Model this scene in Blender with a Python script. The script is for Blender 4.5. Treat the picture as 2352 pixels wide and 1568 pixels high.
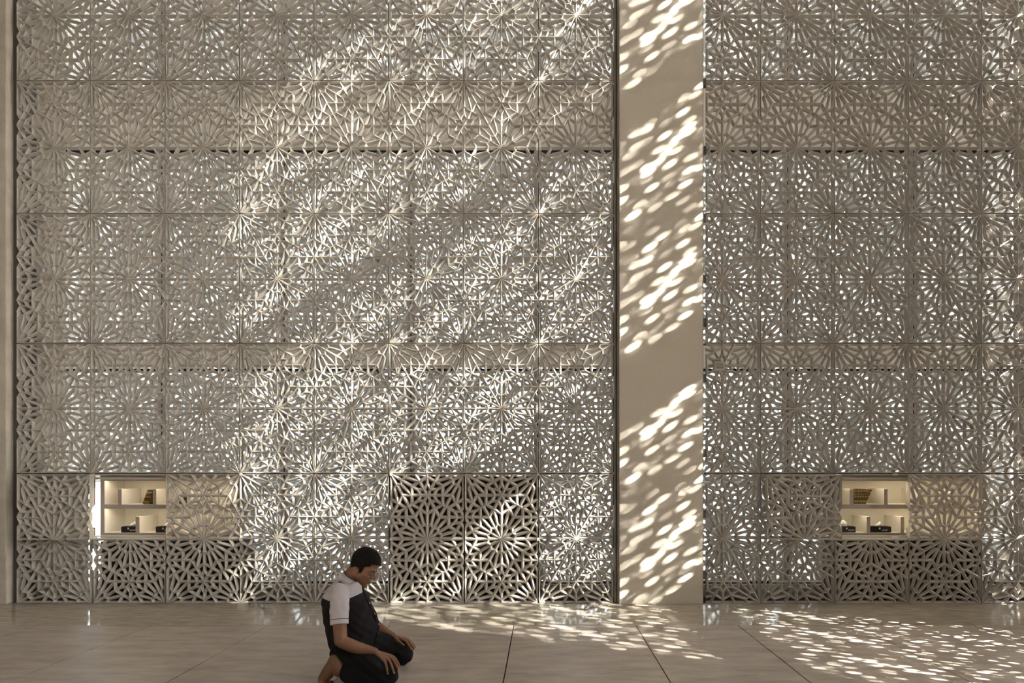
import bpy, bmesh, math, random
from mathutils import Vector, Matrix
import numpy as np
random.seed(7)
C = bpy.context.scene.collection
for o in list(bpy.data.objects): bpy.data.objects.remove(o)
SC = bpy.context.scene
R = math.radians
# ------------------------------------------------------------------ camera, sky, sun, exposure
PX = 0.0047873            # metres per pixel on the front plane of the screens (y = 0)
D = 7.0                   # camera to screen wall
EYE = 303 * PX
def X(px, y=0.0): return (px - 1246) * PX * (D + y) / D
def Z(py, y=0.0): return EYE + (1082 - py) * PX * (D + y) / D
cam_data = bpy.data.cameras.new('camera'); cam = bpy.data.objects.new('camera', cam_data); C.objects.link(cam)
cam.location = (0, -D, EYE); cam.rotation_euler = (R(90), 0, 0)
cam_data.sensor_width = 36; cam_data.lens = 36 * D / (2352 * PX)
cam_data.shift_x = -70 / 2352; cam_data.shift_y = 298 / 2352
cam_data.clip_end = 500
SC.camera = cam
SUN_DIR = Vector((-1, 0.455, -0.63)).normalized()
w = bpy.data.worlds.new('sky'); SC.world = w; w.use_nodes = True
nt = w.node_tree; nt.nodes.clear()
wo = nt.nodes.new('ShaderNodeOutputWorld'); bg = nt.nodes.new('ShaderNodeBackground')
sk = nt.nodes.new('ShaderNodeTexSky'); sk.sky_type = 'NISHITA'; sk.sun_disc = False
sk.sun_elevation = R(29.8); sk.sun_rotation = math.atan2(1, -0.455)   # sun to the right and behind the camera
sk.air_density = 1.0; sk.dust_density = 3.0; sk.ozone_density = 1.0
hs = nt.nodes.new('ShaderNodeHueSaturation'); hs.inputs['Saturation'].default_value = 0.12
nt.links.new(sk.outputs[0], hs.inputs['Color']); nt.links.new(hs.outputs[0], bg.inputs[0])
bg.inputs[1].default_value = 3.3
nt.links.new(bg.outputs[0], wo.inputs[0])
sd = bpy.data.lights.new('sun', 'SUN'); so = bpy.data.objects.new('sun', sd); C.objects.link(so)
sd.energy = 250; sd.angle = R(0.62); sd.color = (1.0, 0.96, 0.88)
so.rotation_euler = SUN_DIR.to_track_quat('-Z', 'Y').to_euler(); so.location = (12, -6, 9)
SC.view_settings.view_transform = 'Standard'; SC.view_settings.look = 'None'
SC.view_settings.gamma = 1; SC.view_settings.use_curve_mapping = False
SC.view_settings.exposure = 0.0

# ------------------------------------------------------------------ materials
def mat(name, col, rough=0.8, spec=0.3, noise=0.0, nscale=6, col2=None, bump=0, bscale=60, metal=0, stretch=None, emit=None, estr=0, dark_pits=0, pit_scale=30):
    m = bpy.data.materials.new(name); m.use_nodes = True; t = m.node_tree; b = t.nodes['Principled BSDF']
    b.inputs['Base Color'].default_value = (*col, 1); b.inputs['Roughness'].default_value = rough
    b.inputs['Specular IOR Level'].default_value = spec; b.inputs['Metallic'].default_value = metal
    tc = t.nodes.new('ShaderNodeTexCoord'); mp = t.nodes.new('ShaderNodeMapping')
    t.links.new(tc.outputs['Object'], mp.inputs[0])
    if stretch: mp.inputs['Scale'].default_value = stretch
    last = None
    if noise > 0:
        n = t.nodes.new('ShaderNodeTexNoise'); n.inputs['Scale'].default_value = nscale; n.inputs['Detail'].default_value = 7
        n.inputs['Roughness'].default_value = 0.62
        t.links.new(mp.outputs[0], n.inputs['Vector'])
        r = t.nodes.new('ShaderNodeValToRGB'); c2 = col2 or tuple(c * (1 - noise) for c in col)
        r.color_ramp.elements[0].color = (*c2, 1); r.color_ramp.elements[1].color = (*col, 1)
        r.color_ramp.elements[0].position = 0.35; r.color_ramp.elements[1].position = 0.65
        t.links.new(n.outputs[0], r.inputs[0]); last = r.outputs[0]
    if dark_pits > 0 and last:
        v = t.nodes.new('ShaderNodeTexVoronoi'); v.inputs['Scale'].default_value = pit_scale
        t.links.new(tc.outputs['Object'], v.inputs['Vector'])
        r2 = t.nodes.new('ShaderNodeValToRGB')
        r2.color_ramp.elements[0].position = 0.035; r2.color_ramp.elements[0].color = (dark_pits,) * 3 + (1,)
        r2.color_ramp.elements[1].position = 0.09; r2.color_ramp.elements[1].color = (1, 1, 1, 1)
        t.links.new(v.outputs['Distance'], r2.inputs[0])
        mx = t.nodes.new('ShaderNodeMix'); mx.data_type = 'RGBA'; mx.blend_type = 'MULTIPLY'; mx.inputs[0].default_value = 1
        t.links.new(last, mx.inputs[6]); t.links.new(r2.outputs[0], mx.inputs[7]); last = mx.outputs[2]
    if last: t.links.new(last, b.inputs['Base Color'])
    if bump > 0:
        n2 = t.nodes.new('ShaderNodeTexNoise'); n2.inputs['Scale'].default_value = bscale; n2.inputs['Detail'].default_value = 4
        t.links.new(mp.outputs[0], n2.inputs['Vector'])
        bp = t.nodes.new('ShaderNodeBump'); bp.inputs['Strength'].default_value = 1; bp.inputs['Distance'].default_value = bump
        t.links.new(n2.outputs[0], bp.inputs['Height']); t.links.new(bp.outputs[0], b.inputs['Normal'])
    if emit:
        b.inputs['Emission Color'].default_value = (*emit, 1); b.inputs['Emission Strength'].default_value = estr
    return m
M = {}
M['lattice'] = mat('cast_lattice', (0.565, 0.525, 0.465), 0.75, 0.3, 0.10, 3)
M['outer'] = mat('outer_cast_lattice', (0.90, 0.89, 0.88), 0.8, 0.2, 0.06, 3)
M['beam'] = mat('translucent_beam', (0.86, 0.81, 0.73), 0.85, 0.2, 0.06, 2)
M['kerb'] = mat('plastered_kerb', (0.55, 0.51, 0.45), 0.85)
M['column'] = mat('sandy_render', (0.70, 0.63, 0.525), 0.9, 0.15, 0.20, 160, bump=0.0030, bscale=170, dark_pits=0.35, pit_scale=24)
M['concrete'] = mat('rough_concrete', (0.62, 0.565, 0.475), 0.9, 0.2, 0.2, 5, bump=0.002, bscale=90)
M['slab'] = mat('floor_concrete', (0.43, 0.375, 0.32), 0.42, 0.35, 0.34, 2.6, stretch=(1.0, 3.2, 1), bump=0.0008, bscale=22)
M['strip'] = mat('polished_stone', (0.47, 0.415, 0.335), 0.13, 0.5, 0.32, 5, stretch=(1.0, 3, 1))
M['joint'] = mat('floor_joint', (0.06, 0.05, 0.045), 0.9)
M['steel'] = mat('grey_steel', (0.10, 0.09, 0.08), 0.5, 0.4)
M['channel'] = mat('satin_steel', (0.32, 0.295, 0.26), 0.5, 0.4)
M['dark'] = mat('black_gasket', (0.012, 0.012, 0.012), 0.6)
M['frame'] = mat('pale_window_frame', (0.62, 0.60, 0.60), 0.5, 0.4)
M['cab'] = mat('cream_cabinet', (0.76, 0.715, 0.63), 0.7, 0.2, 0.05, 4)
M['cabface'] = mat('grey_cabinet_face', (0.42, 0.37, 0.32), 0.7, 0.2)
M['cabshade'] = mat('shade_coloured_inside', (0.20, 0.158, 0.128), 0.9, 0.1)  # dark brown stands for the unlit inside
M['led'] = mat('warm_led', (1, 0.9, 0.7), 0.5, emit=(1.0, 0.86, 0.64), estr=20)
M['white'] = mat('white_plastic', (0.75, 0.72, 0.66), 0.5)
M['hall'] = mat('hall_plaster', (0.30, 0.275, 0.245), 0.9)
M['ground'] = mat('outdoor_paving', (0.78, 0.76, 0.73), 0.9, noise=0.1)
M['skin'] = mat('skin', (0.185, 0.088, 0.048), 0.50, 0.35, 0.18, 14, bump=0.0006, bscale=220)
M['lip'] = mat('lip', (0.135, 0.064, 0.045), 0.5)
M['nail'] = mat('nail', (0.42, 0.27, 0.22), 0.35)
M['hair'] = mat('black_hair', (0.008, 0.007, 0.007), 0.65, 0.08, bump=0.004, bscale=120)
M['stubble'] = mat('dark_brow', (0.02, 0.013, 0.011), 0.7)
M['shirt_dark'] = mat('charcoal_cotton', (0.014, 0.011, 0.0125), 0.85, 0.15, 0.25, 9)
M['shirt_light'] = mat('lilac_grey_cotton', (0.43, 0.40, 0.41), 0.9, 0.1, 0.06, 9)
M['trousers'] = mat('black_cotton', (0.011, 0.011, 0.011), 0.9, 0.12, 0.2, 9)
M['foam'] = mat('black_card', (0.016, 0.014, 0.013), 0.5)
M['tissue'] = mat('white_tissue', (0.80, 0.78, 0.73), 0.9)
M['page'] = mat('book_pages', (0.72, 0.62, 0.42), 0.9)
# thin clear glass
g = bpy.data.materials.new('clear_glass'); g.use_nodes = True; t = g.node_tree; t.nodes.clear()
go = t.nodes.new('ShaderNodeOutputMaterial'); mx = t.nodes.new('ShaderNodeMixShader'); tr = t.nodes.new('ShaderNodeBsdfTransparent'); gl = t.nodes.new('ShaderNodeBsdfGlossy')
tr.inputs[0].default_value = (0.93, 0.95, 0.95, 1); gl.inputs['Roughness'].default_value = 0.03; mx.inputs[0].default_value = 0.05
t.links.new(tr.outputs[0], mx.inputs[1]); t.links.new(gl.outputs[0], mx.inputs[2]); t.links.new(mx.outputs[0], go.inputs[0])
M['glass'] = g
t = M['beam'].node_tree; tb_ = t.nodes.new('ShaderNodeBsdfTranslucent'); tb_.inputs[0].default_value = (0.93, 0.89, 0.82, 1)  # translucency added so daylight from behind brightens the beam bands
mx = t.nodes.new('ShaderNodeMixShader'); mx.inputs[0].default_value = 0.6
t.links.new(t.nodes['Principled BSDF'].outputs[0], mx.inputs[1]); t.links.new(tb_.outputs[0], mx.inputs[2]); t.links.new(mx.outputs[0], t.nodes['Material Output'].inputs[0])
# gilt pattern for book spines
b_ = bpy.data.materials.new('black_gold_binding'); b_.use_nodes = True; t = b_.node_tree; bs = t.nodes['Principled BSDF']
tc = t.nodes.new('ShaderNodeTexCoord'); wv = t.nodes.new('ShaderNodeTexWave'); wv.wave_type = 'BANDS'; wv.bands_direction = 'Z'
wv.inputs['Scale'].default_value = 19; wv.inputs['Distortion'].default_value = 3.0; wv.inputs['Detail Scale'].default_value = 3
rp = t.nodes.new('ShaderNodeValToRGB'); rp.color_ramp.elements[0].position = 0.70; rp.color_ramp.elements[0].color = (0.02, 0.012, 0.008, 1)
rp.color_ramp.elements[1].position = 0.88; rp.color_ramp.elements[1].color = (0.50, 0.34, 0.10, 1)
t.links.new(tc.outputs['Object'], wv.inputs[0]); t.links.new(wv.outputs[0], rp.inputs[0]); t.links.new(rp.outputs[0], bs.inputs['Base Color']); bs.inputs['Roughness'].default_value = 0.4
M['binding'] = b_

# ------------------------------------------------------------------ helpers
def link(name, me, m, parent=None, loc=None):
    o = bpy.data.objects.new(name, me); C.objects.link(o)
    if m is not None and not me.materials:
        for q in (m if isinstance(m, (list, tuple)) else [m]): me.materials.append(q)
    if parent: o.parent = parent
    if loc: o.location = loc
    return o
def tomesh(bm, name='m', smooth=False):
    bmesh.ops.recalc_face_normals(bm, faces=bm.faces)
    me = bpy.data.meshes.new(name); bm.to_mesh(me); bm.free()
    if smooth:
        for p in me.polygons: p.use_smooth = True
    return me
def box(bm, x0, x1, y0, y1, z0, z1, bevel=0):
    vs = [bm.verts.new((x, y, z)) for x in (x0, x1) for y in (y0, y1) for z in (z0, z1)]
    fs = [bm.faces.new([vs[i] for i in q]) for q in ((0, 1, 3, 2), (4, 6, 7, 5), (0, 4, 5, 1), (2, 3, 7, 6), (0, 2, 6, 4), (1, 5, 7, 3))]
    if bevel:
        es = set(e for f in fs for e in f.edges)
        bmesh.ops.bevel(bm, geom=list(es), offset=bevel, segments=2, affect='EDGES')
def boxes(name, lst, m, parent=None, bevel=0):
    bm = bmesh.new()
    for b in lst: box(bm, *b, bevel=bevel)
    return link(name, tomesh(bm, name), m, parent)
def structure(o): o['kind'] = 'structure'; return o
def thing(o, label, cat, group=None):
    o['label'] = label; o['category'] = cat
    if group: o['group'] = group
    return o
def empty(name, loc, label=None, cat=None, group=None, rz=0):
    o = bpy.data.objects.new(name, None); C.objects.link(o); o.location = loc; o.rotation_euler = (0, 0, rz); o.empty_display_size = 0.1
    if label: thing(o, label, cat, group)
    return o

# ------------------------------------------------------------------ star lattice (one cell: width 1, height sqrt 3)
S3 = math.sqrt(3)
def pol(c, r, deg): return (c[0] + r * math.cos(R(deg)), c[1] + r * math.sin(R(deg)))
def lattice_segments():
    segs = {}
    def add(a, b):
        k = tuple(sorted([(round(a[0], 4), round(a[1], 4)), (round(b[0], 4), round(b[1], 4))]))
        segs[k] = (a, b)
    Rs = [(i + (j % 2) * 0.5, j * S3 / 2) for j in range(-1, 4) for i in range(-1, 3)]
    s = 1 / 1.650
    for r in Rs:
        for k in range(12):
            a = 30 * k
            add(pol(r, .280 * s, a), pol(r, .335 * s, a + 15)); add(pol(r, .280 * s, a), pol(r, .335 * s, a - 15))
            add(pol(r, .335 * s, a + 15), pol(r, .687 * s, a + 15))
        for k in range(3): add(r, pol(r, 1, 60 * k))
        for k in range(6):      # centroids around r
            c = pol(r, 1 / S3, 30 + 60 * k)
            add(r, pol(c, .245 * s, 30 + 60 * k + 180))       # rosette to the tip of the small star
            for q in range(6):
                add(c, pol(c, .545 * s, 60 * q))
                add(pol(c, .149 * s, 60 * q), pol(c, .245 * s, 60 * q + 30)); add(pol(c, .149 * s, 60 * q), pol(c, .245 * s, 60 * q - 30))
                add(pol(c, .400 * s, 60 * q + 30), pol(c, .400 * s, 60 * q + 90))
            for q in range(3):   # towards the mid points
                aa = 30 + 60 * k + 120 * q
                add(pol(c, .245 * s, aa), pol(c, .5 / S3, aa))
    return list(segs.values())
SEGS = lattice_segments()
def clipseg(a, b, x0, x1, z0, z1):
    t0, t1 = 0, 1; dx, dz = b[0] - a[0], b[1] - a[1]
    for p, q in ((-dx, a[0] - x0), (dx, x1 - a[0]), (-dz, a[1] - z0), (dz, z1 - a[1])):
        if abs(p) < 1e-9:
            if q < -1e-6: return None
        else:
            r = q / p
            if p < 0: t0 = max(t0, r)
            else: t1 = min(t1, r)
    if t1 - t0 < 1e-4: return None
    return ((a[0] + t0 * dx, a[1] + t0 * dz), (a[0] + t1 * dx, a[1] + t1 * dz))
def prism(bm, a, b, wf, wb, ds, d, lim, y0=0.0, ext=0.004):
    """rib with a narrow nose at the front (y=y0) widening to wb at depth ds, straight back to d; trimmed to lim"""
    dx, dz = b[0] - a[0], b[1] - a[1]; L = math.hypot(dx, dz)
    if L < 1e-5: return
    ux, uz = dx / L, dz / L; nx, nz = -uz, ux
    y0 += (int(abs(a[0] * 7919 + a[1] * 3571 + b[0] * 1931 + b[1] * 911) * 13) % 9) * .00011     # ribs never share a plane
    a = (a[0] - ux * ext, a[1] - uz * ext); b = (b[0] + ux * ext, b[1] + uz * ext)
    prof = [(-wf / 2, 0), (wf / 2, 0), (wb / 2, ds), (wb / 2, d), (-wb / 2, d), (-wb / 2, ds)]
    t = bmesh.new(); ra = []; rb = []
    for (w_, y) in prof:
        ra.append(t.verts.new((a[0] + nx * w_, y0 + y, a[1] + nz * w_))); rb.append(t.verts.new((b[0] + nx * w_, y0 + y, b[1] + nz * w_)))
    t.faces.new(ra[::-1]); t.faces.new(rb)
    for i in range(6):
        j = (i + 1) % 6; t.faces.new((ra[i], ra[j], rb[j], rb[i]))
    x0, x1, z0, z1 = lim
    for co, no in (((x0, 0, 0), (-1, 0, 0)), ((x1, 0, 0), (1, 0, 0)), ((0, 0, z0), (0, 0, -1)), ((0, 0, z1), (0, 0, 1))):
        ax = 0 if no[0] else 2; lv = co[ax]; sg = no[ax]
        if all((v.co[ax] - lv) * sg <= 1e-6 for v in t.verts): continue
        res = bmesh.ops.bisect_plane(t, geom=t.verts[:] + t.edges[:] + t.faces[:], dist=1e-6, plane_co=co, plane_no=no, clear_outer=True)
        ce = [g_ for g_ in res['geom_cut'] if isinstance(g_, bmesh.types.BMEdge) and g_.is_valid]
        if not t.verts: break
        if len(ce) > 2:
            try: bmesh.ops.contextual_create(t, geom=ce)
            except Exception: pass
    mp = {}
    for v in t.verts: mp[v] = bm.verts.new(v.co)
    for f in t.faces:
        try: bm.faces.new([mp[v] for v in f.verts])
        except ValueError: pass
    t.free()
def lattice_mesh(name, W, H, part=(0, 1, 0, 1), wf=.0055, wb=.0303, ds=.027, d=.043, db=.055, gap=.0042, frame_only=None):
    """part = fraction window of the cell (u0,u1,v0,v1). returns (ribs mesh, border mesh)"""
    u0, u1, v0, v1 = part; ox, oz = u0 * W, v0 * H
    lim = (gap, (u1 - u0) * W - gap, gap, (v1 - v0) * H - gap)
    ribs = bmesh.new(); brd = bmesh.new()
    for (a, b) in SEGS:
        c = clipseg((a[0] * W, a[1] * H / S3), (b[0] * W, b[1] * H / S3), ox, u1 * W, oz, v1 * H)
        if not c: continue
        a2 = (c[0][0] - ox, c[0][1] - oz); b2 = (c[1][0] - ox, c[1][1] - oz)
        w2, h2 = (u1 - u0) * W, (v1 - v0) * H
        onb = (abs(a2[0]) < 1e-4 and abs(b2[0]) < 1e-4) or (abs(a2[0] - w2) < 1e-4 and abs(b2[0] - w2) < 1e-4) or \
              (abs(a2[1]) < 1e-4 and abs(b2[1]) < 1e-4) or (abs(a2[1] - h2) < 1e-4 and abs(b2[1] - h2) < 1e-4)
        if not onb:
            for bx in (0, w2):
                if abs(a2[0] - bx) > 1e-4: a2, b2 = b2, a2
                if abs(a2[0] - bx) < 1e-4:
                    dx_, dz_ = b2[0] - a2[0], b2[1] - a2[1]; L_ = math.hypot(dx_, dz_)
                    if .31 * W < L_ < .35 * W and abs(abs(dx_) / L_ - .5) < .03:
                        k_ = .149 / 1.65 * W / L_; a2 = (a2[0] + dx_ * k_, a2[1] + dz_ * k_)
            if any(abs(a2[0] - bx) < .062 * W and abs(b2[0] - bx) < .062 * W for bx, uu in ((0, u0), (w2, u1)) if abs(uu * 2 - round(uu * 2)) < 1e-3): continue
        if onb: prism(brd, a2, b2, wf * 1.6 + 2 * gap, wb + .006, ds, db, lim)
        else: prism(ribs, a2, b2, wf, wb, ds, d, lim)
    seen = set()
    for j in range(-1, 4):
        for i in range(-1, 3):
            for k in range(6):
                c0 = pol((i + (j % 2) * .5, j * S3 / 2), 1 / S3, 30 + 60 * k)
                if min(abs(c0[0] - u0), abs(c0[0] - u1)) > 1e-3 or (round(c0[0], 3), round(c0[1], 3)) in seen: continue
                seen.add((round(c0[0], 3), round(c0[1], 3)))
                for q in range(6):
                    for e in ((c0, pol(c0, .149 / 1.65, 60 * q)), (pol(c0, .149 / 1.65, 60 * q), pol(c0, .245 / 1.65, 60 * q + 30)), (pol(c0, .149 / 1.65, 60 * q), pol(c0, .245 / 1.65, 60 * q - 30))):
                        if abs(e[1][0] - c0[0]) > .06: continue
                        c = clipseg((e[0][0] * W, e[0][1] * H / S3), (e[1][0] * W, e[1][1] * H / S3), ox, u1 * W, oz, v1 * H)
                        if c: prism(brd, (c[0][0] - ox, c[0][1] - oz), (c[1][0] - ox, c[1][1] - oz), wf, wb, ds, d, lim)
    return tomesh(ribs, name), tomesh(brd, name + '_border')
WP, HP = 171.5 * PX, 299.3 * PX
RIB, BRD = lattice_mesh('lattice_panel', WP, HP)
RIBC, BRDC = lattice_mesh('lattice_panel_cut', WP, HP, part=(0.27, 1, 0, 1))
SHT, SHTB = lattice_mesh('shutter_top', WP, HP, part=(0, 1, .5, 1), wb=.037, wf=.004, ds=.024, d=.034, db=.075, gap=.003)
SHB, SHBB = lattice_mesh('shutter_bottom', WP, HP, part=(0, 1, 0, .5), wb=.037, wf=.004, ds=.024, d=.034, db=.055, gap=.003)
OUT, OUTB = lattice_mesh('outer_panel', WP, HP, wb=.0345, wf=.027, ds=.01, d=.10, db=.10, gap=.002)
GOB, GOBB = lattice_mesh('side_outer_panel', WP, HP, wb=.0315, d=.042)
def put_lattice(ribs, brd, name, x, y, z, sx=1, sz=1, parent=None, m='lattice', rz=0, sub=True):
    if not ribs.materials: ribs.materials.append(M[m])
    if not brd.materials: brd.materials.append(M[m])
    o = bpy.data.objects.new(name, ribs); C.objects.link(o); o.location = (x, y, z); o.scale = (sx, 1, sz); o.rotation_euler = (0, 0, rz)
    if parent: o.parent = parent
    b = bpy.data.objects.new('edge_frame', brd); C.objects.link(b); b.parent = o
    return o

# ------------------------------------------------------------------ floor
slab_x = [-7.2, -5.85, -4.74, -3.68, -2.58, -1.44, -0.27, 0.88, 1.84, 2.95, 4.05, 5.2, 6.9]
floor = structure(boxes('floor', [(-9.5, 8.0, -13, 1.6, -0.3, -0.03)], M['joint']))
for i in range(len(slab_x) - 1):
    boxes('floor_slab', [(slab_x[i] + .0045, slab_x[i + 1] - .0045, -13, -1.005, -.03, 0)], M['slab'], floor)
boxes('polished_floor_strip', [(-7.2, 6.9, -1.0, 0.03, -.03, 0.0)], M['strip'], floor)

# ------------------------------------------------------------------ screen wall seen in the photo
cols_l = [37, 207.5, 379, 550, 721, 893, 1065, 1237, 1409]
cols_r = [1747, 1917, 2087, 2255, 2424]
rows = [1385, 1087, 788, 490, 185, -118]
wall = structure(boxes('wall_back', [
    (X(-260), X(2560), .45, .75, -.02, Z(1343, .45)),                # kerb
    (X(-260), X(2560), .45, .75, Z(-420, .45), Z(-560, .45)),
], M['kerb']))
for i in range(9):        # beam bands as thin panels, made translucent to look brighter, between mullions
    pa, pb = (-260, 85, 375, 655, 945, 1235, 1525, 1807, 2095, 2560)[i:i + 2]
    for (za, zb) in ((Z(332, .45), Z(190, .45)), (Z(841, .45), Z(790, .45))):
        boxes('translucent_beam_panel', [(X(pa, .52) + .002, X(pb, .52) - .002, .52, .535, za, zb)], M['beam'], wall)
boxes('return_panel', [(X(-260), X(150, .5), .49, .505, 1.45, 8.6)], M['beam'], wall)
boxes('return_panel', [(X(-260), X(205, .52), .49, .51, 0, 1.448)], M['kerb'], wall)
def ok(ci, ri, side): return True
for side, cols in (('l', cols_l), ('r', cols_r)):
    for ci in range(len(cols) - 1):
        sx = (cols[ci + 1] - cols[ci]) / 171.5
        for ri in range(len(rows) - 1):
            sz = (rows[ri] - rows[ri + 1]) / 299.3
            if ri == 0 and ((side == 'l' and ci in (1, 2, 5, 6)) or (side == 'r' and ci in (1, 2))): continue
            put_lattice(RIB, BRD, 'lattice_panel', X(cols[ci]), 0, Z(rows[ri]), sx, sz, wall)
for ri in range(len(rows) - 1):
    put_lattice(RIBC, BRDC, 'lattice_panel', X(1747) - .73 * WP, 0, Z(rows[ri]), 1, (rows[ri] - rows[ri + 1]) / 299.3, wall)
# steel rails and straps behind the open seams
for py in rows:
    for x0, x1 in ((X(37), X(1409)), (X(1621), X(2424))):
        if py == 1385: continue
        boxes('seam_rail', [(x0, x1, .058, .070, Z(py) - .010, Z(py) + .010)], M['steel'], wall)
strap_mesh = {}
for cols in (cols_l, cols_r):
    for px in cols:
        for ri in range(len(rows) - 1):
            z0, z1 = Z(rows[ri]), Z(rows[ri + 1]); h_ = z1 - z0
            for a_, b_3 in ((0, 1 / 3), (1 / 3, 2 / 3), (2 / 3, 1)):
                if ri == 0 and px in (379, 1065, 1917, 2087): continue
                za = z0 + a_ * h_ + (.125 if a_ else .012); zb = z0 + b_3 * h_ - (.125 if b_3 < 1 else .012)
                k_ = round(zb - za, 3)
                if k_ not in strap_mesh:
                    bm = bmesh.new(); box(bm, -.009, .009, .058, .066, 0, zb - za); strap_mesh[k_] = tomesh(bm, 'seam_strap'); strap_mesh[k_].materials.append(M['steel'])
                link('seam_strap', strap_mesh[k_], None, wall, (X(px), 0, za))
# fixing plates on alternate seams
for px in (550, 893, 1237, 1917, 2255):
    for py in (35, 337, 638, 938):
        if py < 1000:
            boxes('fixing_plate', [(X(px) - .031, X(px) - .004, -.004, .02, Z(py) - .045, Z(py) + .045), (X(px) + .004, X(px) + .031, -.004, .02, Z(py) - .045, Z(py) + .045)], M['lattice'], wall, bevel=.002)
# glazing line: mullions, gaskets and panes between the beams
mull = [85, 375, 655, 945, 1235, 1525, 1807, 2095, 2385]
zr = [(Z(1343, .45), Z(841, .45)), (Z(790, .45), Z(332, .45)), (Z(190, .45), Z(-420, .45))]
yg = .58
for px in mull:
    x = X(px, yg)
    for z0, z1 in zr:
        fr = boxes('window_mullion', [(x - .045, x - .006, yg - .03, yg + .03, z0, z1), (x + .006, x + .045, yg - .03, yg + .03, z0, z1)], M['frame'], wall)
        boxes('gasket', [(x - .006, x + .006, yg - .028, yg + .028, z0, z1)], M['dark'], fr)
for i in range(len(mull) - 1):
    x0, x1 = X(mull[i], yg) + .045, X(mull[i + 1], yg) - .045
    for z0, z1 in zr:
        boxes('transom', [(x0, x1, yg - .03, yg + .03, z1 - .035, z1 - .012), (x0, x1, yg - .03, yg + .03, z0 + .0, z0 + .02)], M['dark'], wall)
        boxes('window_pane', [(x0, x1, yg - .004, yg + .004, z0 + .02, z1 - .035)], M['glass'], wall)
# outer screen
yo = 1.25
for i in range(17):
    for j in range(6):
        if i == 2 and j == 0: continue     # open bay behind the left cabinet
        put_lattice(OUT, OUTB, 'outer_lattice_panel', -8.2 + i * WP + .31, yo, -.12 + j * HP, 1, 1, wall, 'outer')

# concrete column between the two runs of screen, with its side channels
bm = bmesh.new(); box(bm, X(1421), X(1611.5), -.05, .60, 0, 8.6, bevel=.006)
column = thing(link('concrete_column', tomesh(bm), M['column']), 'tall sand-coloured rendered column flecked with sunlight between two lattice screens', 'column')
boxes('side_channel', [(X(1411), X(1414), .0, .05, .01, 8.6), (X(1414), X(1417.5), .045, .06, .01, 8.6), (X(1417.5), X(1420.5), -.01, .05, .01, 8.6)], M['channel'], column)
boxes('side_channel', [(X(1612), X(1614.5), -.02, .04, .01, 8.6)], M['channel'], column)
for py in (190, 345, 500, 640, 740, 868, 1040, 1180, 1320):
    h = boxes('hinge', [(X(1613), X(1622), -.006, .03, Z(py) - .045, Z(py) + .045)], M['steel'], column, bevel=.002)
    boxes('hinge_pin', [(X(1616), X(1618), -.014, -.006, Z(py) - .04, Z(py) + .04)], M['steel'], h)
wl = structure(boxes('wall_left', [(-9.5, X(22), -.05, .6, 0, 12)], M['concrete'], bevel=.004))
boxes('shadow_gap_lining', [(X(22), X(34), .05, .3, 0, 8.6)], M['steel'], wl)

# ------------------------------------------------------------------ rest of the hall (light comes from here)
XR = 5.75
wr = structure(boxes('wall_right', [
    (XR - .1, XR + .75, -13, -9.8, 0, 12), (XR - .1, XR + .75, -9.8, -7.9, 0, 4.9), (XR - .1, XR + .75, -7.9, -4.50, 0, 12), (XR - .1, XR + .75, -9.8, -7.9, 6.5, 12),
    (XR - .02, XR + .55, .13, .75, 0, 12), (XR - .06, XR + .6, -1.80, -.68, 0, 12), (XR + .2, XR + .4, -4.5, .6, 2.62, 2.90), (XR + .2, XR + .4, -4.5, .6, 5.25, 5.85), (XR + .2, XR + .4, -4.5, .6, 8.45, 8.8), (XR, XR + .45, -4.5, .6, 11.6, 12)], M['hall']))
for y0 in (.13, -1.78, -1.78 - WP, -1.78 - 2 * WP, -1.78 - 3 * WP):
    for j in range(8):
        for (xx, nm, a, b) in ((XR, 'side_lattice_panel', RIB, BRD), (XR + .45, 'outer_lattice_panel', GOB, GOBB)):
            put_lattice(a, b, nm, xx, y0 + (.0 if xx == XR else .06), j * HP, 1, 1, wr, 'lattice', rz=-math.pi / 2)
ceil = structure(boxes('ceiling', [(-9.5, 6.5, -13, .7, 11.6, 12)], M['hall']))
boxes('wall_front', [(-9.5, 6.5, -13.3, -13, 0, 12)], M['hall'])['kind'] = 'structure'
wl2 = boxes('wall_left_side', [(-9.5, -9.2, -13, 0, 0, 12)], M['hall']); structure(wl2)
gnd = boxes('ground', [(-60, 60, -60, 60, -.42, -.32)], M['ground']); structure(gnd)
gp = boxes('terrace_paving', [(-14, 14, 1.6, 30, -.32, -.05)], M['ground'], gnd)
for i in range(3):
    for j in range(8): put_lattice(OUT, OUTB, 'added_end_lattice', XR + .45, .75 + (i + 1) * WP - .1, j * HP, 1, 1, wr, 'outer', rz=-math.pi / 2)  # unseen lattice added to break up sun entering the cavity end

# ------------------------------------------------------------------ sliding and fixed shutters
def shutter(kind, px0, px1, py0, y, label, group='lattice shutters of the wall cabinets'):
    top = kind == 'top'
    z0 = Z(py0, y); h = (151 if top else 147.5)
    sx = (px1 - px0) / 171.5 * (D + y) / D; sz = h / 149.65 * (D + y) / D
    o = put_lattice(SHT if top else SHB, SHTB if top else SHBB, 'lattice_shutter', X(px0, y), y, z0, sx, sz)
    return thing(o, label, 'shutter', group)
shutter('top', 38, 206, 1240, -.085, 'grey star lattice shutter slid left of the open cabinet with books, unlit')
shutter('top', 380, 552, 1238, 0, 'star lattice shutter in front of the glowing right half of the left cabinet')
shutter('bottom', 214, 379, 1385, 0, 'dark-backed floor-level lattice shutter directly under the open half of the left cabinet')
shutter('bottom', 381, 553, 1385, 0, 'dark-backed floor-level lattice shutter under the glowing shutter of the left cabinet')
shutter('top', 896, 1065, 1238, 0, 'sunlit lattice shutter, upper left of the four dark-backed ones right of the kneeling man')
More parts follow.
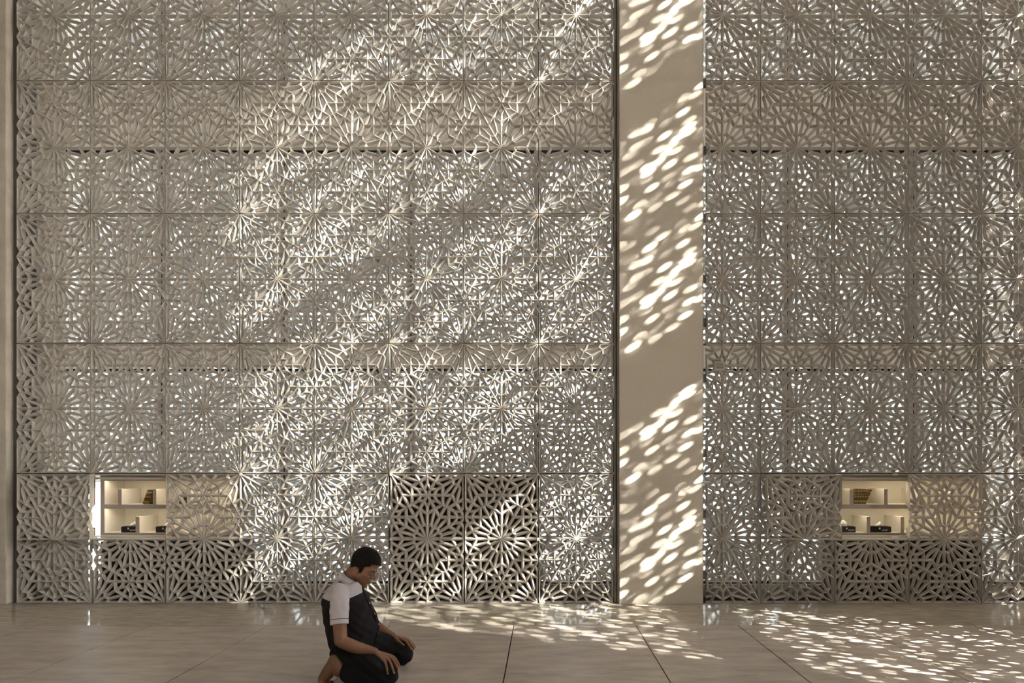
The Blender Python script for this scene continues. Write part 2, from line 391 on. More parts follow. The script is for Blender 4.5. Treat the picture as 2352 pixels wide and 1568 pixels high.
shutter('top', 1067, 1236, 1238, 0, 'sunlit lattice shutter, upper right of the four dark-backed ones right of the kneeling man')
shutter('bottom', 896, 1065, 1385, 0, 'sunlit lattice shutter, lower left of the four dark-backed ones right of the kneeling man')
shutter('bottom', 1067, 1236, 1385, 0, 'sunlit lattice shutter, lower right of the four dark-backed ones right of the kneeling man')
shutter('top', 1762, 1935, 1240, -.085, 'lattice shutter slid left over white-glinting screen beside the open right cabinet')
shutter('top', 2089, 2256, 1238, 0, 'lattice shutter covering the warmly lit right end of the right cabinet')
shutter('bottom', 1919, 2087, 1385, 0, 'dark-backed floor-level lattice shutter directly below the open right cabinet')
shutter('bottom', 2089, 2254, 1385, 0, 'dark-backed floor-level lattice shutter right of the one below the open right cabinet')
# a light half panel stands behind the slid right shutter, under the first wall column
# ------------------------------------------------------------------ lit cabinets
YC = .10
def cabinet(px0, px1, label, dtop, dlow):
    x0, x1 = X(px0, YC), X(px1, YC); zt, zb = Z(1103, YC), Z(1223, YC); zs1, zs0 = Z(1158, YC), Z(1167, YC); yb = YC + .34
    root = empty('display_cabinet', ((x0 + x1) / 2, YC, zb), label, 'cabinet')
    def part(name, lst, m, **k):
        o = boxes(name, [(a - root.location.x, b - root.location.x, c - YC, d - YC, e - zb, f - zb) for (a, b, c, d, e, f) in lst], m, root, **k); return o
    T = .02
    part('back_panel', [(x0, x1, yb, yb + T, zb, zt)], M['cab'])
    part('side_panel', [(x0 - T, x0, YC, yb, zb, zt)], M['cab']); part('side_panel', [(x1, x1 + T, YC, yb, zb, zt)], M['cab'])
    part('top_panel', [(x0 - T, x1 + T, YC, yb, zt, zt + T)], M['cab']); part('bottom_panel', [(x0 - T, x1 + T, YC, yb, zb - T, zb)], M['cab'])
    part('shelf', [(x0, x1, YC + .004, yb, zs0, zs1)], M['cab'])
    part('face_frame', [(x0 - .043, x0, YC - .012, YC, zb - .075, zt + .06), (x1, x1 + .043, YC - .012, YC, zb - .075, zt + .06), (x0, x1, YC - .012, YC, zt - .004, zt + .06),
                        (x0, x1, YC - .012, YC, zb - .075, zb), (x0, x1, YC - .012, YC, zs0 - .004, zs1)], M['cabface'])
    for (a, b) in dtop: part('divider', [(X(a, YC), X(b, YC), YC - .004, yb, zs1, zs1 + .172)], M['cab']); part('divider_edge', [(X(a, YC), X(b, YC), YC - .008, YC - .004, zs1, zs1 + .172)], M['cabface'])
    for (a, b) in dlow: part('divider', [(X(a, YC), X(b, YC), YC - .004, yb, zb, zb + .178)], M['cab']); part('divider_edge', [(X(a, YC), X(b, YC), YC - .008, YC - .004, zb, zb + .178)], M['cabface'])
    part('light_strip', [(x0 + .02, x1 - .02, YC + .004, YC + .03, zt - .0015, zt - .0003)], M['led'])
    part('light_strip', [(x0 + .02, x1 - .02, YC + .006, YC + .03, zs0 - .0015, zs0 - .0003)], M['led'])
    return zs1, zb, yb
zs1, zlow, yb = cabinet(241, 546, 'cream two-tier wall cabinet with lit shelves left of the kneeling man', [(272.5, 280), (352, 359.5), (432, 439)], [(312.5, 321), (393, 400), (470, 477)])
cabinet(1925, 2250, 'cream two-tier wall cabinet with lit shelves at the right end of the wall', [(1951, 1960), (2030, 2038), (2110, 2118), (2185, 2193)], [(1990, 1998), (2068, 2076), (2148, 2156)])
# closed cupboards behind the remaining shutters, their inner shade put into the colour
def cupboard(px0, px1, py0, py1, label):
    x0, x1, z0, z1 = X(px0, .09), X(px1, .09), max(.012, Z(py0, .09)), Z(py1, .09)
    root = empty('shaded_cupboard', ((x0 + x1) / 2, .09, z0), label, 'cupboard'); ox = root.location.x
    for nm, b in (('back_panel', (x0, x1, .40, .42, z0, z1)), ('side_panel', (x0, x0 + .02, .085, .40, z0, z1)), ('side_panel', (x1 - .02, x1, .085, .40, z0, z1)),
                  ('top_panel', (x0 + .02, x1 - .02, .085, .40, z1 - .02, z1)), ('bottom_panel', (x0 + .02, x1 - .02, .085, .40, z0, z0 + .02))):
        boxes(nm, [(b[0] - ox, b[1] - ox, b[2] - .09, b[3] - .09, b[4] - z0, b[5] - z0)], M['cabshade'], root)
cupboard(232, 553, 1384, 1243, 'cupboard coloured dark brown for shade, at floor level behind the shutters below the left lit cabinet')
cupboard(899, 1236, 1384, 1094, 'tall cupboard coloured dark brown for shade, behind the four sunlit shutters right of the kneeling man')
cupboard(1919, 2254, 1384, 1243, 'cupboard coloured dark brown for shade, at floor level behind the shutters below the right lit cabinet')
# sliding gear of the open bays
for (a, b, c, lab) in ((206, 381, 211, 'pale sliding rails framing the open bay of the left cabinet'), (1935, 2089, 2060, 'pale sliding rails framing the open bay of the right cabinet')):
    root = empty('sliding_track', (X(a), .02, Z(1238)), lab, 'track'); ox, oz = root.location.x, root.location.z
    L = X(b) - X(a)
    boxes('bottom_rail', [(0, L, 0, .012, .004, .016), (0, L, .03, .042, .022, .036)], M['white'], root)
    boxes('top_rail', [(0, L, 0, .02, Z(1091) - oz, Z(1088) - oz), (0, L, .03, .045, Z(1101) - oz, Z(1096) - oz)], M['lattice'], root)
    xx = X(c) - ox
    boxes('roller_bracket', [(xx - .03, xx + .03, -.012, .03, .0, .022)], M['white'], root, bevel=.003)
    boxes('roller_bracket', [(xx - .03, xx + .02, -.012, .03, Z(1092) - oz, Z(1087) - oz)], M['white'], root, bevel=.003)
for px, py in ((553, 1089), (553, 1238), (898, 1089), (898, 1238), (1236, 1089), (1236, 1238), (2254, 1238)):
    boxes('corner_pivot', [(X(px) - .014, X(px) + .014, -.012, .02, Z(py) - .016, Z(py) + .016)], M['white'], wall, bevel=.003)
# books
def book(x, y, z, lean, t, h, label, group, first=[None]):
    root = empty('book', (x, y, z), label, 'book', group)
    root.rotation_euler = (0, R(lean), 0)
    dp = .13
    bm = bmesh.new(); box(bm, 0, .003, 0, dp, 0, h); box(bm, t - .003, t, 0, dp, 0, h); box(bm, 0, t, -.003, .002, 0, h, bevel=.001)
    link('cover', tomesh(bm), M['binding'], root)
    for q in (.18, .5, .82): boxes('spine_band', [(-.0005, t + .0005, -.0045, -.003, q * h - .003, q * h + .003)], mat_gold, root)
    boxes('pages', [(.003, t - .003, .002, dp - .004, .004, h - .004)], M['page'], root)
mat_gold = mat('gilt', (0.60, 0.36, 0.09), 0.35, 0.5, metal=.6)
words = ['leftmost', 'second from left', 'third from left', 'fourth from left', 'fifth from left', 'rightmost']
for i in range(6):
    book(X(1961.5 + i * 4.6, YC + .03), YC + .03, zs1 + .001 + .0205 * math.sin(R(4 + 4 * i)), 4 + 4 * i, .0205, .175, 'black and gold bound book, %s of six leaning in the right cabinet' % words[i], 'black and gold books in the right cabinet')
words = ['leftmost', 'middle', 'rightmost']
for i in range(3):
    book(X(327.5 + i * 4.3, YC + .03), YC + .03, zs1 + .001 + .018 * math.sin(R(20)), 20, .018, .165, 'black and gold book, %s of three leaning in the open bay, left cabinet' % words[i], 'black and gold books in the open left bay')
for i in range(3):
    book(X(410 + i * 4.3, YC + .03), YC + .03, zs1 + .001 + .018 * math.sin(R(20)), 20, .018, .165, 'black and gold book behind the glowing shutter of the left cabinet, %s of three' % words[i], 'black and gold books behind the shutter')
# tissue boxes
def tissue_box(px0, px1, label, fluffy=0):
    x0, x1 = X(px0, YC), X(px1, YC); L = x1 - x0
    root = empty('tissue_box', (x0, YC + .015, zlow + .001), label, 'tissue box', 'black tissue boxes in the lit cabinets')
    bm = bmesh.new(); box(bm, 0, L, 0, .12, 0, .066, bevel=.003); link('carton', tomesh(bm), M['foam'], root)
    bm = bmesh.new(); box(bm, L * .42, L * .42 + .018, -.0015, 0, .036, .054)
    for k in range(6): box(bm, L * .56 + k * .012, L * .56 + k * .012 + .008, -.0015, 0, .026, .032)
    box(bm, L * .56, L * .56 + .06, -.0015, 0, .018, .021)
    link('printed_mark', tomesh(bm), M['tissue'], root)
    bm = bmesh.new(); bmesh.ops.create_icosphere(bm, subdivisions=3, radius=1)
    for v in bm.verts:
        x, y, z = v.co
        if fluffy: v.co = Vector((L * .35 + x * .052, .06 + y * .035, .085 + z * .048)) * 1
        else:
            k = max(0, (z + 1) / 2); v.co = Vector((L * .45 + x * .038 * (1.15 - k) + .045 * k * (1 if fluffy == 0 else 0), .06 + y * .03 * (1.1 - k), .06 + .06 * k))
        v.co += Vector((math.sin(v.co.z * 300 + x * 5), math.cos(v.co.x * 260), math.sin(x * 9 + y * 7))) * .0025
    link('tissue', tomesh(bm, smooth=True), M['tissue'], root)
tissue_box(276, 311.5, 'black tissue box on the lower shelf, at the left end of the left cabinet')
tissue_box(355.5, 391, 'black tissue box partly hidden behind the glowing shutter in the left cabinet')
tissue_box(1928, 1967, 'black tissue box with a puffed white tissue, partly behind the slid right shutter', 1)
tissue_box(1999.5, 2049, 'black tissue box fully visible on the lower shelf of the right cabinet')
# little intercom panel set in the screen right of the column
root = empty('wall_panel', (X(1650), -.02, Z(841)), 'small grey rectangular panel mounted in the lattice just right of the column', 'control panel')
boxes('housing', [(-.048, .062, -.008, .04, -.05, .055)], M['lattice'], root, bevel=.006)
boxes('screen', [(-.032, .046, -.012, -.006, -.036, .038)], M['cabface'], root, bevel=.002)
boxes('button_row', [(-.022 + .014 * k, -.014 + .014 * k, -.015, -.011, q, q + .008) for k in range(5) for q in (-.022, .006)], M['steel'], root)
# ------------------------------------------------------------------ kneeling man
YM = -2.49
def ring_tube(bm, rings, n=24):
    """rings: (centre, axis u, axis v, ru, rv, exponent)"""
    prev = None; first = None
    for (c, u, v, ru, rv, e) in rings:
        vs = []
        for k in range(n):
            a = 2 * math.pi * k / n; ca, sa = math.cos(a), math.sin(a)
            p = Vector(c) + Vector(u) * (ru * math.copysign(abs(ca) ** (2 / e), ca)) + Vector(v) * (rv * math.copysign(abs(sa) ** (2 / e), sa))
            vs.append(bm.verts.new(p))
        if prev:
            for k in range(n): bm.faces.new((prev[k], prev[(k + 1) % n], vs[(k + 1) % n], vs[k]))
        else: first = vs
        prev = vs
    bm.faces.new(first[::-1]); bm.faces.new(prev)
def limb(bm, pts, n=16, flat=1.0, fl_axis=None):
    """pts: (x, y, z, r); rounded ends; optional flattening along fl_axis"""
    P = [Vector(p[:3]) for p in pts]; r = [p[3] for p in pts]; rings = []
    # densify with Catmull-Rom
    Q = []; q = []
    for i in range(len(P) - 1):
        p0, p1, p2, p3 = P[max(i - 1, 0)], P[i], P[i + 1], P[min(i + 2, len(P) - 1)]
        for s in range(5):
            t = s / 5; Q.append(0.5 * ((2 * p1) + (p2 - p0) * t + (2 * p0 - 5 * p1 + 4 * p2 - p3) * t * t + (3 * p1 - p0 - 3 * p2 + p3) * t ** 3)); q.append(r[i] * (1 - t) + r[i + 1] * t)
    Q.append(P[-1]); q.append(r[-1])
    d0 = (Q[0] - Q[1]).normalized(); d1 = (Q[-1] - Q[-2]).normalized()
    Q = [Q[0] + d0 * q[0] * k for k in (.96, .85, .62, .32)] + Q + [Q[-1] + d1 * q[-1] * k for k in (.32, .62, .85, .96)]
    q = [q[0] * k for k in (.25, .52, .78, .945)] + q + [q[-1] * k for k in (.945, .78, .52, .25)]
    for i in range(len(Q)):
        d = (Q[min(i + 1, len(Q) - 1)] - Q[max(i - 1, 0)]).normalized()
        ref = Vector(fl_axis) if fl_axis else Vector((0, 1, 0))
        if abs(d.dot(ref)) > .95: ref = Vector((1, 0, 0))
        v = (ref - d * ref.dot(d)).normalized(); u = d.cross(v)
        rings.append((Q[i], u, v, q[i], q[i] * flat, 2))
    ring_tube(bm, rings, n)
def ball(bm, c, r):
    res = bmesh.ops.create_icosphere(bm, subdivisions=3, radius=1)
    for v in res['verts']: v.co = Vector((v.co.x * r[0], v.co.y * r[1], v.co.z * r[2])) + Vector(c)
def fuse(name, bm, m, parent, voxel, smooth=4, disp=None, post=None):
    me = tomesh(bm, name + '_raw'); o = bpy.data.objects.new(name + '_raw', me); C.objects.link(o)
    md = o.modifiers.new('r', 'REMESH'); md.mode = 'VOXEL'; md.voxel_size = voxel
    if smooth: ms = o.modifiers.new('s', 'SMOOTH'); ms.factor = .5; ms.iterations = smooth
    dg = bpy.context.evaluated_depsgraph_get(); new = bpy.data.meshes.new_from_object(o.evaluated_get(dg))
    bpy.data.objects.remove(o); bpy.data.meshes.remove(me); new.materials.clear(); new.name = name
    if disp:
        new.update(); no = [v.normal.copy() for v in new.vertices]
        for v, n in zip(new.vertices, no): v.co = v.co + n * disp(v.co, n)
    for p in new.polygons: p.use_smooth = True
    ob = link(name, new, m, parent)
    return ob
man = empty('person', (-1.36, YM, 0), 'man kneeling on the floor, dark shirt with grey yoke, black trousers, hands on knees', 'person')
man_inv = Vector(man.location)
hp = R(33); HU = Vector((math.sin(hp), 0, math.cos(hp))); HF = Vector((math.cos(hp), 0, -math.sin(hp))); HO = Vector((-1.33, YM, .674))
def H(f, s, u): return HO + HF * f + Vector((0, 1, 0)) * s + HU * u - man_inv
def W(x, y, z): return Vector((x, y, z)) - man_inv
def w4(x, y, z, r): return (x - man_inv.x, y - man_inv.y, z, r)
HEAD = [(.000, .074, .030, .018), (.012, .086, .004, .033), (.030, .089, -.030, .046), (.047, .087, -.055, .054), (.062, .086, -.068, .059), (.080, .084, -.078, .064), (.097, .081, -.086, .067),
        (.110, .078, -.091, .069), (.124, .084, -.095, .071), (.140, .088, -.098, .072), (.160, .086, -.099, .0735), (.185, .078, -.094, .072), (.205, .064, -.084, .066), (.221, .044, -.066, .052), (.232, .016, -.040, .030), (.236, 0, -.02, .012)]
def head_rings(grow=0, u_from=-1):
    out = []
    for (u, f, b, hw) in HEAD:
        if u < u_from: continue
        k = 1 + grow
        out.append((H((f + b) / 2, 0, u if u < .2 else u + grow * .10), HF, Vector((0, 1, 0)), (f - b) / 2 * k, hw * k, 2.3))
    return out
body = bmesh.new()
ring_tube(body, head_rings(), 36)
hv = lambda f, s, u, r: (*H(f, s, u), r)
limb(body, [hv(.078, 0, .128, .010), hv(.081, 0, .108, .014), hv(.086, 0, .088, .015)], 12); limb(body, [hv(.086, 0, .122, .0065), hv(.094, 0, .106, .0085), hv(.106, 0, .090, .0105)], 12)         # nose
for s in (-1, 1):
    ball(body, H(.094, s * .013, .084), (.010, .008, .008))
    limb(body, [hv(.084, 0, .131, .008), hv(.077, s * .030, .134, .0068), hv(.058, s * .052, .128, .006)], 10)   # brow ridge
    ball(body, H(.070, s * .031, .109), (.012, .015, .010))                                                        # closed eye
    limb(body, [hv(.066, s * .032, .082, .014), hv(.036, s * .046, .088, .018)], 12)                              # cheek bone
    ball(body, H(-.018, s * .070, .088), (.020, .008, .026)); ball(body, H(-.012, s * .075, .073), (.009, .006, .011))
    limb(body, [hv(-.010, s * .074, .108, .0045), hv(-.028, s * .079, .112, .005), hv(-.040, s * .081, .096, .005), hv(-.030, s * .077, .072, .0045)], 8)    # ear rim
limb(body, [hv(.086, -.020, .051, .006), hv(.094, 0, .054, .0075), hv(.086, .020, .051, .006)], 10)
limb(body, [hv(.083, -.017, .041, .006), hv(.091, 0, .041, .0085), hv(.083, .017, .041, .006)], 10)
limb(body, [hv(.078, -.012, .010, .014), hv(.080, .012, .010, .014)], 10)
limb(body, [w4(-1.390, YM, .59, .050), w4(-1.362, YM, .69, .056), w4(-1.315, YM, .755, .056)], 24)
TOR = [(.17, -1.46, -1.235, .155), (.22, -1.49, -1.20, .165), (.29, -1.51, -1.175, .160), (.36, -1.525, -1.165, .155), (.43, -1.538, -1.19, .158), (.50, -1.545, -1.225, .166), (.56, -1.540, -1.25, .172), (.61, -1.515, -1.275, .160), (.645, -1.485, -1.285, .125), (.675, -1.450, -1.30, .082)]
def torso(bm, g=0.0, rows=TOR):
    ring_tube(bm, [(W((a + b) / 2, YM, z), Vector((1, 0, 0)), Vector((0, 1, 0)), (b - a) / 2 + g, hw + g, 2.4) for (z, a, b, hw) in rows], 40)
torso(body, -.014)
THIGH = {}
for s_, yk_ in ((-1, -2.74), (1, -2.25)):
    yh_ = YM + s_ * .11
    THIGH[s_] = [w4(-1.36, yh_, .205, .108), w4(-1.22, (yh_ + yk_) / 2 + s_ * .01, .175, .094), w4(-1.10, yk_, .130, .085), w4(-1.048, yk_, .102, .080)]
def lift(p, r, s_):
    best = None
    T = THIGH[s_]
    for i in range(3):
        a, b = Vector(T[i][:3]), Vector(T[i + 1][:3]); t_ = max(0, min(1, (p - a).dot(b - a) / (b - a).length_squared)); c = a.lerp(b, t_); rr_ = T[i][3] * (1 - t_) + T[i + 1][3] * t_
        g_ = (p - c).length - rr_
        if best is None or g_ < best[0]: best = (g_, c, rr_)
    g_, c, rr_ = best
    return p if g_ > r * .55 else c + (p - c).normalized() * (rr_ + r * .55)
def hand(bm, wrist, knuckles, tips, thumb, rr=.0095):
    wv = Vector(wrist)
    for k, (kn, tp) in enumerate(zip(knuckles, tips)):
        kn, tp = lift(Vector(kn), .013, -1 if wv.y < 0 else 1), Vector(tp); r = rr * (1.0, 1.04, 1.02, .88)[k]
        limb(bm, [(*(wv + (kn - wv) * .15), .017), (*(wv + (kn - wv) * .6), .0145), (*kn, .012)], 10)
        sd_ = -1 if wv.y < 0 else 1
        d = tp - kn; mid1 = lift(kn + d * .40 + Vector((0, 0, .014)), r, sd_); mid2 = lift(kn + d * .74 + Vector((0, 0, .008)), r, sd_); tp = lift(tp, r, sd_)
        limb(bm, [(*kn, .0115), (*mid1, r * 1.08), (*mid2, r), (*tp, r * .82)], 10)
    t0, t1, t2 = [Vector(t) for t in thumb]
    limb(bm, [(*t0, .016), (*t1, .0125), (*((t1 + t2) / 2), .0105), (*t2, .0085)], 10)
NE, NW = (-1.348, -2.745, .318), (-1.128, -2.725, .242)
limb(body, [w4(-1.375, -2.650, .59, .046), w4(-1.365, -2.715, .47, .046), w4(*NE, .043), ], 20)
limb(body, [w4(*NE, .043), w4(-1.27, -2.75, .285, .043), w4(-1.19, -2.735, .258, .034), w4(*NW, .026)], 20)
hand(body, W(-1.125, -2.725, .238), [W(-1.022, -2.706, .206), W(-1.022, -2.730, .203), W(-1.032, -2.753, .193), W(-1.050, -2.775, .180)],
     [W(-.958, -2.738, .150), W(-.958, -2.770, .134), W(-.980, -2.800, .122), W(-1.018, -2.818, .122)], [W(-1.10, -2.705, .215), W(-1.065, -2.675, .185), W(-1.035, -2.665, .165)])
FE, FW = (-1.330, -2.23, .345), (-1.112, -2.265, .226)
limb(body, [w4(-1.375, -2.33, .59, .046), w4(-1.358, -2.265, .47, .046), w4(*FE, .043)], 20)
limb(body, [w4(*FE, .043), w4(-1.255, -2.235, .30, .043), w4(-1.18, -2.25, .256, .034), w4(*FW, .026)], 20)
hand(body, W(-1.110, -2.265, .224), [W(-1.035, -2.285, .206), W(-1.032, -2.262, .207), W(-1.036, -2.238, .203), W(-1.046, -2.215, .195)],
     [W(-.972, -2.305, .140), W(-.955, -2.268, .132), W(-.955, -2.235, .134), W(-.968, -2.200, .140)], [W(-1.09, -2.29, .212), W(-1.055, -2.325, .200), W(-1.015, -2.350, .182)])
for s, yk in ((-1, -2.74), (1, -2.25)):
    yh = YM + s * .10
    limb(body, [w4(-1.36, yh, .20, .075), w4(-1.22, (yh + yk) / 2, .165, .055), w4(-1.06, yk, .11, .045)], 16)
    yf = yk + (.05 if s < 0 else -.09)
    limb(body, [w4(-1.06, yk, .09, .045), w4(-1.20, (yk + yf) / 2, .085, .042), w4(-1.36, yf, .10, .042), w4(-1.40, yf, .135, .040)], 16)
    # foot: heel up, toes on the floor and tucked forward
    limb(body, [w4(-1.408, yf, .178, .038), w4(-1.425, yf, .130, .046), w4(-1.455, yf, .085, .044), w4(-1.485, yf, .045, .036)], 18, flat=.95)
    limb(body, [w4(-1.37, yf, .110, .052), w4(-1.400, yf, .165, .040)], 14)
    for k in range(5):
        yt = yf + s * (-.036 + .017 * k) * 1.05; r = (.0125, .0095, .009, .0085, .008)[k if s < 0 else k]
        limb(body, [w4(-1.492, yt, .030, .014), w4(-1.465, yt, .014, r), w4(-1.435 - .004 * k, yt, .0125, r * .9)], 8)
body_o = fuse('body', body, M['skin'], man, .0035, 3)
# hair: a shell over the skull cut along the hairline
hb = bmesh.new()
prof = []
for (u, f, b, hw) in HEAD: prof.append((u, f, b, hw))
def interp(u):
    for i in range(len(prof) - 1):
        a, c = prof[i], prof[i + 1]
        if a[0] <= u <= c[0]:
            t = (u - a[0]) / (c[0] - a[0]); return [a[j] * (1 - t) + c[j] * t for j in range(1, 4)]
    return prof[-1][1:]
hr = []
for i in range(62):
    u = .030 + i * (.236 - .030) / 61; f, b, hw = interp(u); g = .003 + .010 * min(1, max(0, (u - .09) / .09))
    hr.append((H((f + b) / 2, 0, u + (.016 * max(0, (u - .17) / .06))), HF, Vector((0, 1, 0)), (f - b) / 2 + g, hw + g * .8, 2.3))
ring_tube(hb, hr, 110)
dele = []
for fc in hb.faces:
    c = fc.calc_center_median() + man_inv - HO; f, s, u = c.dot(HF), abs(c.y), c.dot(HU)
    if f > .058: line = .192
    elif f > .015: line = .141 + (f - .015) * 1.18
    elif f > -.008: line = .086
    elif f > -.045: line = .108 + .004
    else: line = .112 - (-.045 - f) * 1.5
    if u < line: dele.append(fc)
bmesh.ops.delete(hb, geom=dele, context='FACES')
for v in hb.verts:
    n = (v.co - H(-.005, 0, .12)).normalized(); k = math.sin(v.co.x * 420) * math.sin(v.co.y * 390 + 1) * math.sin(v.co.z * 450)
    v.co += n * (.0022 * k + random.uniform(-.0012, .0012))
hair = link('hair', tomesh(hb, 'hair', True), M['hair'], man); sdm = hair.modifiers.new('s', 'SOLIDIFY'); sdm.thickness = .010; sdm.offset = -.6
# curls of the longer top
cb = bmesh.new()
for k in range(420):
    u = random.uniform(.160, .236); f, b, hw = interp(u); a = random.uniform(-2.2, 2.2)
    if (u < .18 and abs(a) > 1.5) or (u < .186 and abs(a) < 1.0): continue
    cc = H((f + b) / 2 + ((f - b) / 2 + .013) * math.cos(a), (hw + .010) * math.sin(a), u + (.016 * max(0, (u - .17) / .06)))
    res = bmesh.ops.create_icosphere(cb, subdivisions=1, radius=random.uniform(.004, .0075))
    for v in res['verts']: v.co = v.co * 1.0 + cc
cl = link('hair_curls', tomesh(cb, 'curls', True), M['hair'], hair); cl['kind'] = 'stuff'
for s in (-1, 1):
    bm = bmesh.new(); limb(bm, [hv(.089, s * .012, .135, .0028), hv(.0835, s * .032, .1385, .003), hv(.065, s * .052, .131, .002)], 8); link('eyebrow', tomesh(bm, 'eyebrow', True), M['stubble'], man)
    bm = bmesh.new(); limb(bm, [hv(.081, s * .020, .104, .0008), hv(.0815, s * .032, .1025, .0011), hv(.072, s * .045, .104, .0008)], 8); link('eyelashes', tomesh(bm, 'eyelashes', True), M['stubble'], man)
bm = bmesh.new(); limb(bm, [hv(.090, -.018, .052, .0045), hv(.0985, 0, .053, .0058), hv(.090, .018, .052, .0045)], 10); limb(bm, [hv(.087, -.015, .042, .0045), hv(.0965, 0, .042, .0062), hv(.087, .015, .042, .0045)], 10); link('lips', tomesh(bm, 'lips', True), M['lip'], man)
# shirt
def wr_(scale, amp):
    def f(co, n):
        return amp * (math.sin(co.z * scale + 3 * math.sin(co.x * scale * .6)) * math.sin(co.x * scale * .8 + co.y * scale * .7) + .5 * math.sin((co.x + co.z * 1.4) * scale * 1.9 + co.y * 20))
    return f
sb = bmesh.new(); torso(sb, .006, [(.135, -1.475, -1.25, .150)] + TOR[:-1] + [(.672, -1.455, -1.295, .088)])
shirt = fuse('shirt', sb, [M['shirt_dark'], M['shirt_light']], man, .0042, 5, wr_(38, .0035))
sbm = bmesh.new(); sbm.from_mesh(shirt.data)
for nrm, pt in ((Vector((.05 / .30, 0, 1)), W(-1.55, 0, .582)), (Vector((-.050 / .15, 0, 1)), W(-1.40, 0, .556))):
    bmesh.ops.bisect_plane(sbm, geom=sbm.verts[:] + sbm.edges[:] + sbm.faces[:], dist=1e-6, plane_co=Vector((pt.x, 0, pt.z)), plane_no=nrm.normalized())
sbm.to_mesh(shirt.data); sbm.free()
for p in shirt.data.polygons:
    c = p.center + man_inv
    line = .582 - .05 / .30 * (c.x + 1.55) if c.x < -1.4 else .556 + .050 / .15 * (c.x + 1.40)
    p.material_index = 1 if c.z > line else 0
for s, y in ((-1, -2.66), (1, -2.32)):
    bm = bmesh.new(); rg = []
    pts = [(-1.398, .090, .648, .020), (-1.397, .100, .646, .040), (-1.393, .122, .638, .055), (-1.384, .150, .615, .062), (-1.378, .180, .580, .063), (-1.374, .202, .535, .0620), (-1.370, .218, .490, .0610), (-1.366, .230, .450, .0600), (-1.363, .237, .424, .0600)]
    for i, (x, dy, z, r_) in enumerate(pts):
        q0, q1 = pts[max(0, i - 1)], pts[min(len(pts) - 1, i + 1)]
        dv = Vector((q1[0] - q0[0], s * (q1[1] - q0[1]), q1[2] - q0[2])).normalized()
        if i < 3: dv = (Vector((0, s, -.55))).normalized()
        v = (Vector((1, 0, 0)) - dv * dv.x).normalized(); u = dv.cross(v)
        rg.append((W(x, YM + s * dy, z), v, u, r_, r_, 2))
    ring_tube(bm, rg, 48)
    bmesh.ops.subdivide_edges(bm, edges=[e for e in bm.edges if len(e.link_faces) == 2 and abs(e.verts[0].co.z - e.verts[1].co.z) > .012], cuts=3, use_grid_fill=True)
    f_ = wr_(46, .0026); bm.normal_update()
    for v, d_ in [(v, v.normal * f_(v.co, None) * min(1, max(0, (v.co.z - .45) / .05))) for v in bm.verts]: v.co += d_
    sl = link('sleeve', tomesh(bm, 'sleeve', True), M['shirt_light'], man)
    bm = bmesh.new(); a_, b_2 = Vector(rg[6][0]), Vector(rg[8][0]); dd = (b_2 - a_).normalized(); c0 = a_ + dd * .036
    v = (Vector((1, 0, 0)) - dd * dd.x).normalized(); u = dd.cross(v)
    ring_tube(bm, [(c0, v, u, .0612, .0612, 2), (c0 + dd * .0035, v, u, .0612, .0612, 2)], 48); link('piping', tomesh(bm, 'piping', True), M['shirt_dark'], sl)
bm = bmesh.new()   # collar
cd = Vector((.56, 0, .83)).normalized(); cu = Vector((.83, 0, -.56)); cc = W(-1.362, YM, .682)
pv = None
for k in range(41):
    a = R(14 + 332 * k / 40); q0 = cc + cu * (.078 * math.cos(a)) + Vector((0, 1, 0)) * (.074 * math.sin(a)) + Vector((0, 0, -.004))
    q1 = q0 + cd * .030 - (q0 - cc).normalized() * .006; q2 = q0 + (q0 - cc).normalized() * .014 - cd * .016
    vs = [bm.verts.new(q) for q in (q0, q1, q2)]
    if pv: bm.faces.new((pv[0], vs[0], vs[1], pv[1])); bm.faces.new((pv[1], vs[1], vs[2], pv[2]))
    pv = vs
col_ = link('collar', tomesh(bm, 'collar', True), M['shirt_light'], man); mm = col_.modifiers.new('s', 'SOLIDIFY'); mm.thickness = .004
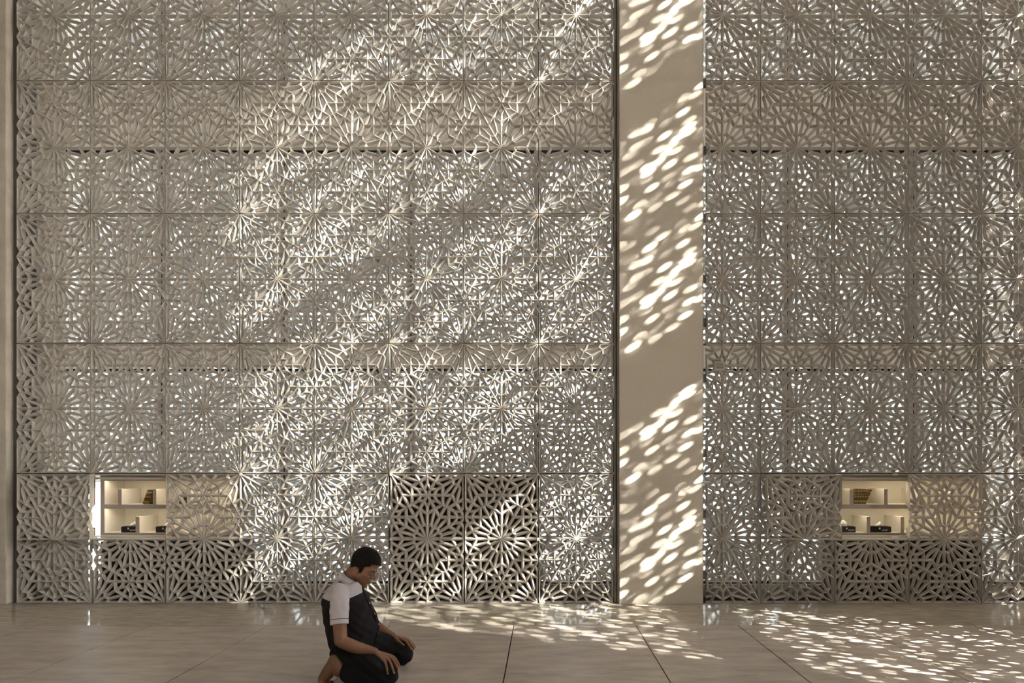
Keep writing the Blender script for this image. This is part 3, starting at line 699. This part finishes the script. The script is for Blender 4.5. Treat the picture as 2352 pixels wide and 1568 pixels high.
def front_x(z):
    for i in range(len(TOR) - 1):
        if TOR[i][0] <= z <= TOR[i + 1][0]:
            t = (z - TOR[i][0]) / (TOR[i + 1][0] - TOR[i][0]); return TOR[i][2] * (1 - t) + TOR[i + 1][2] * t
    return TOR[-1][2]
bm = bmesh.new(); ring_tube(bm, [(W(front_x(z) + .007, YM - .004, z), Vector((1, 0, 0)), Vector((0, 1, 0)), .005, .019, 3) for z in [.20 + .02 * i for i in range(23)]], 12)
link('placket', tomesh(bm, 'placket', True), M['shirt_dark'], man)
for z in (.37, .445, .52):
    bm = bmesh.new(); ball(bm, W(front_x(z) + .013, YM - .012, z), (.003, .0055, .0055)); link('button', tomesh(bm, 'button', True), M['white'], man)
# trousers
tb = bmesh.new()
ring_tube(tb, [(W(-1.36, YM, .31), Vector((1, 0, 0)), Vector((0, 1, 0)), .13, .16, 2.3), (W(-1.355, YM, .22), Vector((1, 0, 0)), Vector((0, 1, 0)), .14, .18, 2.3), (W(-1.34, YM, .14), Vector((1, 0, 0)), Vector((0, 1, 0)), .10, .16, 2.3)], 32)
for s, yk in ((-1, -2.74), (1, -2.25)):
    yh = YM + s * .11; yf = yk + (.05 if s < 0 else -.09)
    limb(tb, [w4(-1.36, yh, .205, .108), w4(-1.22, (yh + yk) / 2 + s * .01, .175, .094), w4(-1.10, yk, .130, .085), w4(-1.048, yk, .102, .080)], 24)
    limb(tb, [w4(-1.045, yk, .088, .080), w4(-1.18, yk - s * .01, .082, .078), w4(-1.28, (yk + yf) / 2, .090, .074), w4(-1.310, yf, .098, .068)], 24)
fuse('trousers', tb, M['trousers'], man, .006, 5, wr_(34, .003))
# nails
for tip in [lift(W(*p_), .0135, q_) for p_, q_ in (((-.956, -2.740, .149), -1), ((-.956, -2.773, .133), -1), ((-.978, -2.803, .121), -1), ((-1.016, -2.821, .121), -1), ((-1.013, -2.353, .184), 1), ((-.970, -2.308, .142), 1))]:
    bm = bmesh.new(); ball(bm, tip, (.0055, .0045, .004)); link('fingernail', tomesh(bm, 'nail', True), M['nail'], body_o)
